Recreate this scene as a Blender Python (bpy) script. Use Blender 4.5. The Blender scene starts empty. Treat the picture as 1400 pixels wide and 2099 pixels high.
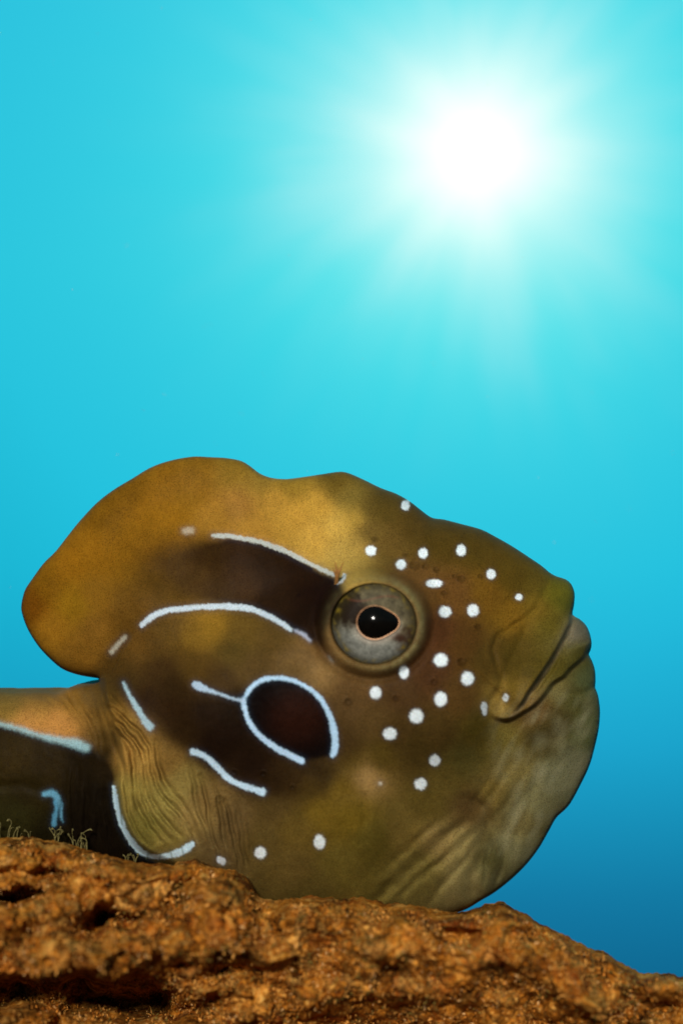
import bpy, math
import numpy as np
from mathutils import Vector, Matrix

# ------------------------------------------------------------------ camera
S = 3.0e-5                 # metres per photograph pixel at the fish (frame is 42 mm wide)
DPX = 3433.0               # camera distance to the fish's mid plane, in the same pixels
PITCH = math.radians(12)
W, H = 1400.0, 2099.0
CX, CY = W / 2, H / 2
RIGHT = np.array([1.0, 0, 0])
FWD = np.array([0, math.cos(PITCH), math.sin(PITCH)])
UP = np.array([0, -math.sin(PITCH), math.cos(PITCH)])
CAM = np.array([0.0, -0.1, 0.06])

def P(px, py, z):
    """photo pixel + distance z (pixels) in front of the fish's mid plane -> world"""
    px, py, z = np.broadcast_arrays(np.asarray(px, float), np.asarray(py, float), np.asarray(z, float))
    dep = DPX - z
    x = (px - CX) / DPX * dep
    y = -(py - CY) / DPX * dep
    return CAM + S * (x[..., None] * RIGHT + y[..., None] * UP + dep[..., None] * FWD)

sc = bpy.context.scene
COL = sc.collection
cam = bpy.data.cameras.new('camera')
camo = bpy.data.objects.new('camera', cam)
COL.objects.link(camo)
sc.camera = camo
camo.location = CAM
camo.rotation_euler = (math.pi / 2 + PITCH, 0, 0)
cam.sensor_fit = 'VERTICAL'
cam.sensor_height = 24.0
cam.lens = 24.0 * DPX / H
cam.clip_start = 0.002
cam.clip_end = 50
cam.dof.use_dof = True
cam.dof.focus_distance = (DPX - 110) * S
cam.dof.aperture_fstop = 20.0

sc.view_settings.view_transform = 'Standard'
sc.view_settings.look = 'None'
sc.view_settings.exposure = 0
sc.view_settings.gamma = 1

# ------------------------------------------------------------------ open water (world) with the sun shining through it
def dir_of(px, py):
    v = FWD * DPX + RIGHT * (px - CX) - UP * (py - CY)
    return v / np.linalg.norm(v)

SUN = dir_of(978, 308)
SUN_R = np.cross(SUN, [0, 0, 1.0]); SUN_R /= np.linalg.norm(SUN_R)
SUN_U = np.cross(SUN_R, SUN)

world = bpy.data.worlds.new('World')
sc.world = world
world.use_nodes = True
nt = world.node_tree
nt.nodes.clear()

class NB:
    """small helper for node graphs"""
    def __init__(self, nt): self.nt = nt
    def n(self, t, **kw):
        nd = self.nt.nodes.new(t)
        for k, v in kw.items(): setattr(nd, k, v)
        return nd
    def put(self, sock, v):
        if hasattr(v, 'is_linked') or isinstance(v, bpy.types.NodeSocket): self.nt.links.new(v, sock)
        elif isinstance(v, (tuple, list, np.ndarray)): sock.default_value = [float(a) for a in v]
        else: sock.default_value = v
    def math(self, op, a, b=None, c=None, clamp=False):
        nd = self.n('ShaderNodeMath', operation=op, use_clamp=clamp)
        for i, v in enumerate((a, b, c)):
            if v is not None: self.put(nd.inputs[i], v)
        return nd.outputs[0]
    def vmath(self, op, a, b=None):
        nd = self.n('ShaderNodeVectorMath', operation=op)
        self.put(nd.inputs[0], a)
        if b is not None: self.put(nd.inputs['Scale'] if op == 'SCALE' else nd.inputs[1], b)
        return nd.outputs['Value'] if op in ('DOT_PRODUCT', 'LENGTH') else nd.outputs[0]
    def ramp(self, fac, stops, interp='LINEAR'):
        nd = self.n('ShaderNodeValToRGB')
        cr = nd.color_ramp; cr.interpolation = interp
        while len(cr.elements) < len(stops): cr.elements.new(0.5)
        for e, (p, c) in zip(cr.elements, stops):
            e.position = p
            e.color = tuple(c) + ((1.0,) if len(c) == 3 else ())
        self.put(nd.inputs[0], fac)
        return nd.outputs[0]
    def noise(self, vec, scale, detail=3, rough=0.55, dist=0.0):
        nd = self.n('ShaderNodeTexNoise')
        self.put(nd.inputs['Vector'], vec)
        nd.inputs['Scale'].default_value = scale
        nd.inputs['Detail'].default_value = detail
        nd.inputs['Roughness'].default_value = rough
        nd.inputs['Distortion'].default_value = dist
        return nd.outputs[0]
    def mix(self, fac, a, b, mode='MIX'):
        nd = self.n('ShaderNodeMix', data_type='RGBA', blend_type=mode)
        self.put(nd.inputs[0], fac)
        for s, v in ((nd.inputs[6], a), (nd.inputs[7], b)):
            if isinstance(v, (tuple, list)): s.default_value = tuple(v) + ((1.0,) if len(v) == 3 else ())
            else: self.nt.links.new(v, s)
        return nd.outputs[2]

def lin(c):
    c = np.asarray(c, float) / 255.0
    return np.where(c <= 0.04045, c / 12.92, ((c + 0.055) / 1.055) ** 2.4)

g = NB(nt)
tc = g.n('ShaderNodeTexCoord').outputs['Generated']
d = g.vmath('NORMALIZE', tc)
sep = g.n('ShaderNodeSeparateXYZ'); nt.links.new(d, sep.inputs[0])
el = g.math('MULTIPLY_ADD', sep.outputs['Z'], 0.5, 0.5)          # 0 straight down .. 1 straight up
def e(deg): return 0.5 + 0.5 * math.sin(math.radians(deg))
water = g.ramp(el, [
    (0.0, tuple(lin((2, 18, 40)))), (e(-25), tuple(lin((5, 46, 82)))), (e(-6), tuple(lin((11, 100, 146)))),
    (e(-1), tuple(lin((14, 132, 178)))), (e(4), tuple(lin((18, 169, 211)))), (e(10), tuple(lin((20, 190, 221)))),
    (e(20), tuple(lin((32, 196, 221)))), (e(32), tuple(lin((34, 192, 222)))), (1.0, tuple(lin((40, 184, 214))))])
cosang = g.vmath('DOT_PRODUCT', d, tuple(SUN))
ang = g.math('ARCCOSINE', g.math('MINIMUM', cosang, 0.9999999))
rr = g.math('MULTIPLY', ang, DPX)                                 # radius around the sun, in photo pixels
cu = g.vmath('DOT_PRODUCT', d, tuple(SUN_R))
cv = g.vmath('DOT_PRODUCT', d, tuple(SUN_U))
sn = g.math('MAXIMUM', g.math('SQRT', g.math('ADD', g.math('MULTIPLY', cu, cu), g.math('MULTIPLY', cv, cv))), 1e-5)
cmb = g.n('ShaderNodeCombineXYZ')
nt.links.new(g.math('DIVIDE', cu, sn), cmb.inputs[0])
nt.links.new(g.math('DIVIDE', cv, sn), cmb.inputs[1])
nt.links.new(g.math('MULTIPLY', rr, 0.0002), cmb.inputs[2])
n1 = g.noise(cmb.outputs[0], 2.1, 2, 0.5)
n2 = g.noise(cmb.outputs[0], 8.5, 4, 0.7)
rays = g.math('ADD', g.math('MULTIPLY', g.math('SUBTRACT', n1, 0.5), 0.8), g.math('MULTIPLY', g.math('SUBTRACT', n2, 0.5), 0.55))
reff = g.math('MULTIPLY', rr, g.math('SUBTRACT', 1.0, rays))      # rays reach further out in some directions
def gauss(r, w): return g.math('EXPONENT', g.math('MULTIPLY', g.math('POWER', g.math('DIVIDE', r, w), 2.0), -1.0))
core = g.math('ADD', g.math('MULTIPLY', gauss(reff, 245.0), 0.74), g.math('MULTIPLY', gauss(reff, 130.0), 0.34))
wide = gauss(rr, 560.0)
tail = g.math('EXPONENT', g.math('DIVIDE', rr, -420.0))
n3 = g.noise(cmb.outputs[0], 17.0, 4, 0.7)
streak = g.math('MULTIPLY', g.math('POWER', g.math('MAXIMUM', g.math('SUBTRACT', n3, 0.47), 0.0), 1.3), 5.0)
streak = g.math('MULTIPLY', streak, g.math('MULTIPLY', gauss(rr, 360.0), g.math('SUBTRACT', 1.0, gauss(rr, 110.0))))
def scaled(c, s): return g.vmath('SCALE', tuple(c), s)
glow = g.vmath('ADD', scaled((0.98, 0.26, 0.18), core), scaled((0.02, 0.30, 0.14), wide))
glow = g.vmath('ADD', glow, scaled((0.10, 0.05, 0.02), tail))
glow = g.vmath('ADD', glow, scaled((0.50, 0.14, 0.08), streak))
# underwater light is strongest towards the sun and dies away as one looks away from it
away = g.math('MULTIPLY_ADD', g.math('EXPONENT', g.math('MULTIPLY', g.math('MAXIMUM', g.math('SUBTRACT', ang, 0.3), 0.0), -1.5)), 0.88, 0.12)
water = g.vmath('SCALE', water, away)
tot = g.vmath('ADD', water, glow)
bg = g.n('ShaderNodeBackground')
nt.links.new(tot, bg.inputs[0])
bg.inputs[1].default_value = 1.0
out = g.n('ShaderNodeOutputWorld')
nt.links.new(bg.outputs[0], out.inputs[0])

# one lamp, standing in for the camera strobe: the light falls from in front and above, as the shadows in the photograph show
LIGHT_UP, LIGHT_SIDE = math.radians(25), math.radians(-6)
tl = UP * math.sin(LIGHT_UP) + math.cos(LIGHT_UP) * (-FWD * math.cos(LIGHT_SIDE) + RIGHT * math.sin(LIGHT_SIDE))
sl = bpy.data.lights.new('strobe', 'SUN')
sl.energy = 4.8
sl.angle = math.radians(6)
sl.color = (1.0, 0.95, 0.86)
so = bpy.data.objects.new('strobe', sl)
COL.objects.link(so)
so.rotation_euler = Vector(tl).to_track_quat('Z', 'Y').to_euler()
so.location = CAM + tl * 0.3

# ------------------------------------------------------------------ helpers
def perlin(x, y, seed=0):
    rng = np.random.default_rng(seed)
    perm = rng.permutation(256); perm = np.concatenate([perm, perm])
    ga = rng.random(256) * 2 * np.pi
    gx, gy = np.cos(ga), np.sin(ga)
    xi = np.floor(x).astype(int); yi = np.floor(y).astype(int)
    xf = x - xi; yf = y - yi
    u = xf * xf * xf * (xf * (xf * 6 - 15) + 10)
    v = yf * yf * yf * (yf * (yf * 6 - 15) + 10)
    def gr(ix, iy, fx, fy):
        h = perm[perm[ix & 255] + (iy & 255)]
        return gx[h] * fx + gy[h] * fy
    a = gr(xi, yi, xf, yf); b = gr(xi + 1, yi, xf - 1, yf)
    c = gr(xi, yi + 1, xf, yf - 1); dd = gr(xi + 1, yi + 1, xf - 1, yf - 1)
    return (a + u * (b - a)) + v * ((c + u * (dd - c)) - (a + u * (b - a)))

def worley(x, y, cell, seed):
    """distance to the nearest scattered point, in cells"""
    rng = np.random.default_rng(seed)
    jx, jy = rng.random((2, 64, 64))
    u = x / cell; v = y / cell
    iu = np.floor(u).astype(int); iv = np.floor(v).astype(int)
    best = np.full(x.shape, 9.0)
    for a in (-1, 0, 1):
        for b in (-1, 0, 1):
            cu_, cv_ = iu + a, iv + b
            best = np.minimum(best, np.hypot(cu_ + jx[cu_ & 63, cv_ & 63] - u, cv_ + jy[cu_ & 63, cv_ & 63] - v))
    return best

def smooth(a, b, x):
    t = np.clip((x - a) / (b - a), 0, 1)
    return t * t * (3 - 2 * t)

def spline(pts, step=4.0, closed=False):
    pts = np.asarray(pts, float)
    n = len(pts)
    outp = []
    rng = range(n if closed else n - 1)
    for i in rng:
        if closed: p0, p1, p2, p3 = pts[i - 1], pts[i], pts[(i + 1) % n], pts[(i + 2) % n]
        else: p0, p1, p2, p3 = pts[max(i - 1, 0)], pts[i], pts[i + 1], pts[min(i + 2, n - 1)]
        k = max(1, int(np.linalg.norm((p2 - p1)[:2]) / step))
        t = (np.arange(k) / k)[:, None]
        outp.append(0.5 * ((2 * p1) + (-p0 + p2) * t + (2 * p0 - 5 * p1 + 4 * p2 - p3) * t * t + (-p0 + 3 * p1 - 3 * p2 + p3) * t ** 3))
    if not closed: outp.append(pts[-1:])
    return np.concatenate(outp)

def polydist(x, y, pts, closed=False):
    """distance to a polyline, and the interpolated third column (width) at the nearest point"""
    pts = np.asarray(pts, float)
    if closed: pts = np.vstack([pts, pts[:1]])
    best = np.full(x.shape, 1e9); wv = np.zeros(x.shape)
    for a, b in zip(pts[:-1], pts[1:]):
        dx, dy = b[0] - a[0], b[1] - a[1]
        L = dx * dx + dy * dy + 1e-9
        t = np.clip(((x - a[0]) * dx + (y - a[1]) * dy) / L, 0, 1)
        dd = np.hypot(x - a[0] - t * dx, y - a[1] - t * dy)
        if pts.shape[1] > 2:
            m = dd < best
            wv = np.where(m, a[2] + t * (b[2] - a[2]), wv)
        best = np.minimum(best, dd)
    return best, wv

def inside(x, y, poly):
    poly = np.asarray(poly, float)
    r = np.zeros(x.shape, bool)
    x0, y0 = poly[-1][:2]
    for x1, y1 in poly[:, :2]:
        if y0 != y1:
            c = ((y0 > y) != (y1 > y)) & (x < (x1 - x0) * (y - y0) / (y1 - y0) + x0)
            r ^= c
        x0, y0 = x1, y1
    return r

def box(pts, m):
    pts = np.asarray(pts, float)
    return pts[:, 0].min() - m, pts[:, 0].max() + m, pts[:, 1].min() - m, pts[:, 1].max() + m

def mesh_obj(name, verts, faces, mat, parent=None, origin=(0, 0, 0), col=None, smooth_shade=True):
    verts = np.asarray(verts, float) - np.asarray(origin)
    me = bpy.data.meshes.new(name)
    faces = np.asarray(faces)
    nf, k = faces.shape
    me.vertices.add(len(verts)); me.loops.add(nf * k); me.polygons.add(nf)
    me.vertices.foreach_set('co', verts.astype(np.float32).ravel())
    me.loops.foreach_set('vertex_index', faces.astype(np.int32).ravel())
    me.polygons.foreach_set('loop_start', np.arange(0, nf * k, k, dtype=np.int32))
    me.polygons.foreach_set('loop_total', np.full(nf, k, dtype=np.int32))
    me.polygons.foreach_set('use_smooth', np.full(nf, smooth_shade))
    me.update(calc_edges=True)
    if col is not None:
        at = me.color_attributes.new('Col', 'FLOAT_COLOR', 'POINT')
        at.data.foreach_set('color', np.asarray(col, np.float32).ravel())
    me.validate()
    me.materials.append(mat)
    o = bpy.data.objects.new(name, me)
    COL.objects.link(o)
    if parent is not None: o.parent = parent
    else: o.location = origin
    return o

def new_mat(name):
    m = bpy.data.materials.new(name); m.use_nodes = True
    m.node_tree.nodes.clear()
    b = NB(m.node_tree)
    bs = b.n('ShaderNodeBsdfPrincipled')
    o = b.n('ShaderNodeOutputMaterial')
    m.node_tree.links.new(bs.outputs[0], o.inputs[0])
    tcn = b.n('ShaderNodeTexCoord')
    px = b.vmath('SCALE', tcn.outputs['Object'], 1.0 / S)     # texture space in photo pixels
    return m, b, bs, px

def bump(b, bs, height, strength, dist_px):
    nd = b.n('ShaderNodeBump')
    nd.inputs['Strength'].default_value = strength
    nd.inputs['Distance'].default_value = dist_px * S
    b.nt.links.new(height, nd.inputs['Height'])
    b.nt.links.new(nd.outputs[0], bs.inputs['Normal'])

# ------------------------------------------------------------------ reef rock (the ledge that the fish lies on)
ROCK_TOP = [(-2600, 1790), (-1600, 1700), (-800, 1730), (-300, 1700), (-100, 1712), (0, 1716), (60, 1713), (130, 1725), (190, 1742), (245, 1757), (300, 1768),
            (350, 1768), (400, 1760), (440, 1775), (480, 1782), (510, 1800), (530, 1832), (560, 1843), (620, 1836), (670, 1836), (700, 1842),
            (730, 1837), (775, 1845), (850, 1854), (920, 1866), (960, 1864), (1000, 1850), (1035, 1850), (1065, 1866), (1100, 1886),
            (1150, 1912), (1200, 1936), (1250, 1956), (1290, 1982), (1330, 1994), (1365, 1993), (1400, 1999), (1500, 2020), (1700, 2080), (2200, 2200), (3400, 2300)]
# lips that stand out towards the viewer: (points x, y), how far out, how high the lip is, how far it fades above
LIPS = [
    ([(-300, 1750), (0, 1752), (90, 1752), (170, 1768), (240, 1785), (330, 1790)], 70, 22, 40),
    ([(-200, 1890), (-30, 1890), (60, 1870), (140, 1850), (210, 1835), (290, 1815), (380, 1812), (480, 1822)], 105, 26, 60),
    ([(120, 1936), (180, 1942), (260, 1938), (350, 1945), (420, 1930), (500, 1936), (560, 1955), (600, 1950)], 140, 20, 45),
    ([(430, 1860), (520, 1870), (600, 1880), (690, 1905), (720, 1918)], 90, 28, 50),
    ([(700, 1870), (780, 1882), (860, 1892), (920, 1890), (990, 1872), (1050, 1872), (1110, 1905), (1150, 1935)], 60, 18, 40),
    ([(760, 1935), (850, 1940), (940, 1950), (1010, 1945), (1080, 1965), (1140, 2005), (1190, 2045), (1230, 2080)], 150, 24, 55),
    ([(1130, 1945), (1200, 1965), (1260, 1985), (1330, 2010), (1420, 2022), (1600, 2070)], 80, 22, 45),
    ([(560, 2010), (650, 2030), (740, 2020), (850, 2035), (960, 2030)], 110, 22, 50),
    ([(-100, 1985), (40, 1982), (150, 1985), (260, 2003), (340, 2030), (440, 2055), (560, 2085)], 125, 18, 40),
]
HOLES = [(20, 1838, 80, 13, 190), (235, 1884, 70, 17, 130), (186, 1905, 34, 12, 70), (110, 2036, 230, 34, 330), (340, 2064, 150, 30, 260),
         (950, 1914, 60, 10, 40), (460, 1990, 130, 16, 50), (70, 1790, 90, 9, 40)]

def build_rock():
    xs = np.concatenate([-100 - np.geomspace(8, 2400, 42)[::-1], np.arange(-100, 1502, 2.4), 1500 + np.geomspace(8, 1800, 38)])
    back = np.concatenate([np.geomspace(3, 2600, 60)[::-1], [0.0]])
    dyf = np.concatenate([np.arange(2.2, 430, 2.2), 430 + np.geomspace(6, 1500, 26)])
    T = np.interp(xs, *np.array(spline(ROCK_TOP, 8)).T)
    T = T + 7 * perlin(xs / 26, xs * 0, 3) + 4 * perlin(xs / 9, xs * 0, 4)
    # front
    X, DY = np.meshgrid(xs, dyf)
    Y = DY + T[None]
    warp = 16 * perlin(X / 90, Y / 60, 11) + 8 * perlin(X / 35, Y / 25, 12)
    wx = X + 14 * perlin(X / 80, Y / 70, 13)
    wy = Y + warp
    z0 = 225.0
    Z = z0 + 42 * (1 - np.exp(-DY / 16)) + 0.62 * np.minimum(DY, 500)
    # below this line the face falls back under the ledge
    U = np.interp(X, [-400, 0, 250, 450, 700, 1000, 1150, 1400, 1700], [1950, 1955, 1958, 1966, 1962, 1985, 2035, 2075, 2140]) + 14 * perlin(X / 70, X * 0, 14)
    Z -= 1.5 * np.minimum(18 * np.log1p(np.exp(np.clip((wy - U) / 18, -20, 20))), 170)
    for pts, amp, hgt, fade in LIPS:
        pts = np.array(pts, float)
        ly = np.interp(wx, pts[:, 0], pts[:, 1])
        endf = smooth(pts[0, 0] - 60, pts[0, 0] + 30, wx) * (1 - smooth(pts[-1, 0] - 30, pts[-1, 0] + 60, wx))
        t = wy - ly                                  # >0 below the lip line
        prof = np.where(t < 0, np.exp(-(t / fade) ** 2), np.exp(-(np.maximum(t - hgt * .4, 0) / hgt) ** 2))
        Z += .6 * amp * prof * endf
    for hx, hy, rx, ry, dep in HOLES:
        Z -= .75 * dep * np.exp(-((wx - hx) / rx) ** 4 - ((wy - hy) / ry) ** 4)
    edge = smooth(0, 30, DY)
    Z += edge * 34 * perlin(X / 110, Y / 70, 21)
    Z += (0.25 + .75 * edge) * (16 * perlin(X / 44, Y / 34, 22) + 9 * perlin(X / 21, Y / 18, 23) + 9 * perlin(X / 10, Y / 9, 24) + 8 * perlin(X / 5.5, Y / 5, 25))
    # knobs of encrusting growth, in three sizes
    for cell, amp, sd in ((110, 96, 1), (44, 30, 2), (15, 11, 3)):
        f1 = worley(X + 10 * perlin(X / 40, Y / 40, 34), Y * 1.15 + 8 * perlin(X / 36, Y / 36, 35), cell, sd)
        Z += (.3 + .7 * edge) * amp * (1 - np.minimum(f1 / .8, 1) ** 2) * (.55 + .9 * np.clip(.5 + perlin(X / 120, Y / 120, 36 + sd), 0, 1))
    pits = np.maximum(perlin(X / 16, Y / 13, 28) - .3, 0)
    Z -= edge * 22 * pits
    Yf = Y + edge * (12 * perlin(X / 50, Y / 50, 30) + 8 * perlin(X / 30, Y / 30, 31) + 3 * perlin(X / 13, Y / 13, 32))
    Xf = X + edge * (6 * perlin(X / 18, Y / 18, 33))
    # top, running back under and behind the fish
    XB, B = np.meshgrid(xs, back)
    amp = np.minimum(B / 60, 1)
    ZB = z0 - B
    YB = T[None] + 3 + 0.012 * B + amp * (10 * np.abs(perlin(XB / 40, B / 40, 41)) + 12 * np.abs(perlin(XB / 150, B / 150, 42)) - 2)
    Xa = np.vstack([XB, Xf]); Ya = np.vstack([YB, Yf]); Za = np.vstack([ZB, Z])
    V = P(Xa, Ya, Za)
    nr, nc = Xa.shape
    idx = np.arange(nr * nc).reshape(nr, nc)
    F = np.stack([idx[:-1, :-1], idx[1:, :-1], idx[1:, 1:], idx[:-1, 1:]], -1).reshape(-1, 4)
    V = V.reshape(-1, 3)
    # close the block: sides, back and bottom as one skirt
    ring = np.concatenate([idx[0, :], idx[1:, -1], idx[-1, -2::-1], idx[-2:0:-1, 0]])
    low = V[ring].copy()
    low[:, 2] = V[:, 2].min() - 0.01
    base = len(V)
    V = np.vstack([V, low, low.mean(0)[None]])
    k = len(ring); r2 = np.arange(k)
    q = np.stack([ring, ring[(r2 + 1) % k], base + (r2 + 1) % k, base + r2], -1)
    cap = np.stack([base + r2, base + (r2 + 1) % k, np.full(k, base + k), np.full(k, base + k)], -1)
    me_faces = np.vstack([F, q])
    org = P(700, 1900, 0)

    m, b, bs, px = new_mat('encrusted_rock')
    w = b.noise(px, 1 / 60, 5, .6, .4)
    fine = b.noise(px, 1 / 14, 4, .65)
    grit = b.noise(px, 1 / 4.5, 3, .7)
    base_c = b.ramp(b.math('ADD', b.math('MULTIPLY', w, .62), b.math('MULTIPLY', fine, .38)),
                    [(.36, lin((30, 12, 4))), (.44, lin((78, 40, 11))), (.51, lin((134, 74, 20))), (.58, lin((166, 102, 38))), (.68, lin((204, 150, 86)))])
    blot = b.ramp(b.noise(px, 1 / 46, 5, .65, .6), [(.52, (0, 0, 0)), (.66, (1, 1, 1))])
    c2 = b.mix(b.math('MULTIPLY', blot, .6), base_c, tuple(lin((200, 144, 80))))
    red = b.ramp(b.noise(px, 1 / 75, 3, .5), [(.50, (0, 0, 0)), (.66, (1, 1, 1))])
    c3 = b.mix(b.math('MULTIPLY', red, .45), c2, tuple(lin((122, 50, 16))))
    gre = b.ramp(b.noise(b.vmath('ADD', px, (300, 40, 10)), 1 / 20, 4, .6, .5), [(.57, (0, 0, 0)), (.68, (1, 1, 1))])
    c4 = b.mix(b.math('MULTIPLY', gre, .55), c3, tuple(lin((100, 80, 44))))
    dark = b.ramp(grit, [(.32, (.45, .45, .45)), (.56, (1, 1, 1))])
    c5 = b.mix(.7, c4, dark, 'MULTIPLY')
    fl = b.ramp(b.noise(b.vmath('ADD', px, (90, 700, 30)), 1 / 9, 4, .7, .3), [(.58, (0, 0, 0)), (.66, (1, 1, 1))])
    c5 = b.mix(b.math('MULTIPLY', fl, .6), c5, tuple(lin((198, 144, 84))))
    fd = b.ramp(b.noise(b.vmath('ADD', px, (10, 20, 900)), 1 / 11, 4, .7, .3), [(.56, (0, 0, 0)), (.64, (1, 1, 1))])
    c5 = b.mix(b.math('MULTIPLY', fd, .65), c5, tuple(lin((46, 30, 16))))
    c5 = b.mix(1.0, c5, (1.22, 1.34, 1.10), 'MULTIPLY')
    b.nt.links.new(c5, bs.inputs['Base Color'])
    bs.inputs['Roughness'].default_value = .9
    bs.inputs['Specular IOR Level'].default_value = .03
    bump(b, bs, b.math('ADD', b.math('MULTIPLY', fine, 1.0), b.math('MULTIPLY', grit, .5)), .45, 6)
    o = mesh_obj('reef_rock', V, me_faces, m, origin=org)
    o['label'] = 'rust brown encrusted reef rock ledge that the fish rests on'
    o['category'] = 'rock'
    # surface grid, kept for the turf that grows on it
    G = P(Xa, Ya, Za)
    N = np.cross(np.gradient(G, axis=0), np.gradient(G, axis=1))
    N /= np.linalg.norm(N, axis=-1, keepdims=True) + 1e-15
    vis = (Xa > -60) & (Xa < 1460) & (Ya < 2140)
    vis[:len(back) + 7] = False
    return o, xs, T, G[vis], N[vis], Xa[vis], Ya[vis]

rock, ROCK_X, ROCK_T, RG, RN, RX, RY = build_rock()

# short algal turf over the rock: too many filaments to count
def build_turf(n=22000):
    r = np.random.default_rng(17)
    if (RN @ (-FWD)).mean() < 0: nrm = -RN
    else: nrm = RN
    cover = np.clip(.35 + 1.6 * perlin(RX / 70, RY / 50, 101) + .8 * perlin(RX / 22, RY / 22, 102), .04, 1)
    pick = r.choice(len(RG), n, p=cover / cover.sum())
    base = RG[pick] + r.normal(0, .6, (n, 3)) * S
    d_ = nrm[pick] + r.normal(0, .55, (n, 3)) + UP * .35
    d_ /= np.linalg.norm(d_, axis=1)[:, None]
    L = np.minimum(r.gamma(3.0, 1.05, n), 7)[:, None] * S
    side = np.cross(d_, r.normal(0, 1, (n, 3))); side /= np.linalg.norm(side, axis=1)[:, None]
    w_ = r.uniform(.7, 2.0, n)[:, None] * S
    bend = r.normal(0, .35, (n, 3))
    p0 = base - d_ * 1.5 * S
    p1 = base + d_ * L * .6
    p2 = base + (d_ + bend) * L
    V = np.stack([p0 - side * w_, p0 + side * w_, p1 + side * w_ * .9, p1 - side * w_ * .9, p2 + side * w_ * .6, p2 - side * w_ * .6], 1).reshape(-1, 3)
    o_ = np.arange(n)[:, None] * 6
    F = np.concatenate([o_ + [0, 1, 2, 3], o_ + [3, 2, 4, 5]], 0)
    pal = lin(np.array([(130, 72, 20), (162, 100, 36), (190, 132, 64), (104, 84, 38), (92, 44, 13), (196, 150, 96)]))
    patch = np.clip(.5 + perlin(RX[pick] / 60, RY[pick] / 60, 103), 0, .999)
    ci = np.where(r.random(n) < .06, 5, np.clip((patch * 4 + r.normal(0, 1.0, n)).astype(int), 0, 4))
    col = np.repeat(np.column_stack([pal[ci] * r.uniform(.6, 1.2, (n, 1)), np.ones(n)]), 6, axis=0)
    m, b, bs, px = new_mat('algal_turf')
    at = b.n('ShaderNodeAttribute', attribute_name='Col')
    c = b.mix(.5, at.outputs['Color'], b.ramp(b.noise(px, 1 / 6, 2, .6), [(.3, (.7, .7, .7)), (.7, (1.2, 1.2, 1.2))]), 'MULTIPLY')
    b.nt.links.new(c, bs.inputs['Base Color'])
    bs.inputs['Roughness'].default_value = .9
    bs.inputs['Specular IOR Level'].default_value = .03
    o = mesh_obj('algal_turf', V, F, m, origin=P(700, 1900, 200), col=col)
    o['label'] = 'fine rusty brown algal turf covering the reef rock'
    o['category'] = 'algae'
    o['kind'] = 'stuff'
build_turf()

# ------------------------------------------------------------------ fish: outline of head, crest and body in the mid plane
OUT = [(203, 1391), (185, 1388), (160, 1383), (130, 1372), (105, 1352), (80, 1325), (58, 1290), (46, 1257), (45, 1238), (52, 1210), (66, 1188),
       (90, 1155), (115, 1130), (140, 1098), (165, 1067), (200, 1030), (235, 1003), (270, 982), (310, 958), (350, 944), (395, 936), (430, 937),
       (465, 939), (495, 945), (515, 957), (532, 970), (555, 979), (585, 982), (620, 978), (660, 972), (695, 967), (715, 970), (745, 983), (780, 1000),
       (812, 1012), (840, 1028), (862, 1045), (885, 1061), (910, 1065), (945, 1074), (985, 1085), (1015, 1100), (1050, 1120), (1085, 1143),
       (1110, 1160), (1128, 1175), (1142, 1182), (1158, 1187), (1170, 1197), (1177, 1216), (1176, 1240), (1173, 1260), (1186, 1268), (1200, 1281),
       (1208, 1298), (1212, 1318), (1210, 1332), (1206, 1341), (1213, 1355), (1219, 1375), (1220, 1398), (1219, 1409), (1225, 1425), (1229, 1455),
       (1227, 1490), (1220, 1525), (1208, 1568), (1190, 1607), (1166, 1650), (1140, 1676), (1125, 1702), (1105, 1737), (1080, 1770), (1050, 1800),
       (1015, 1828), (985, 1846), (950, 1866), (890, 1884), (800, 1894), (700, 1896), (600, 1890), (530, 1876), (470, 1850), (420, 1822), (350, 1806), (250, 1802), (150, 1795),
       (0, 1785), (-200, 1770), (-500, 1750), (-900, 1715), (-1300, 1670), (-1600, 1640), (-1700, 1655), (-1850, 1700), (-1960, 1690), (-1990, 1560),
       (-1960, 1430), (-1850, 1420), (-1700, 1470), (-1600, 1490), (-1450, 1440), (-1150, 1360), (-800, 1310), (-500, 1300), (-250, 1330), (-130, 1390), (-60, 1412), (0, 1415), (50, 1418),
       (95, 1416), (118, 1419), (135, 1413), (150, 1408), (175, 1403), (193, 1401), (203, 1397)]
OUTLINE = spline(OUT, 6, closed=True)

STEP = 2.0
GX = np.arange(-2010, 1246, STEP)
GY = np.arange(924, 1906, STEP)

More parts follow.
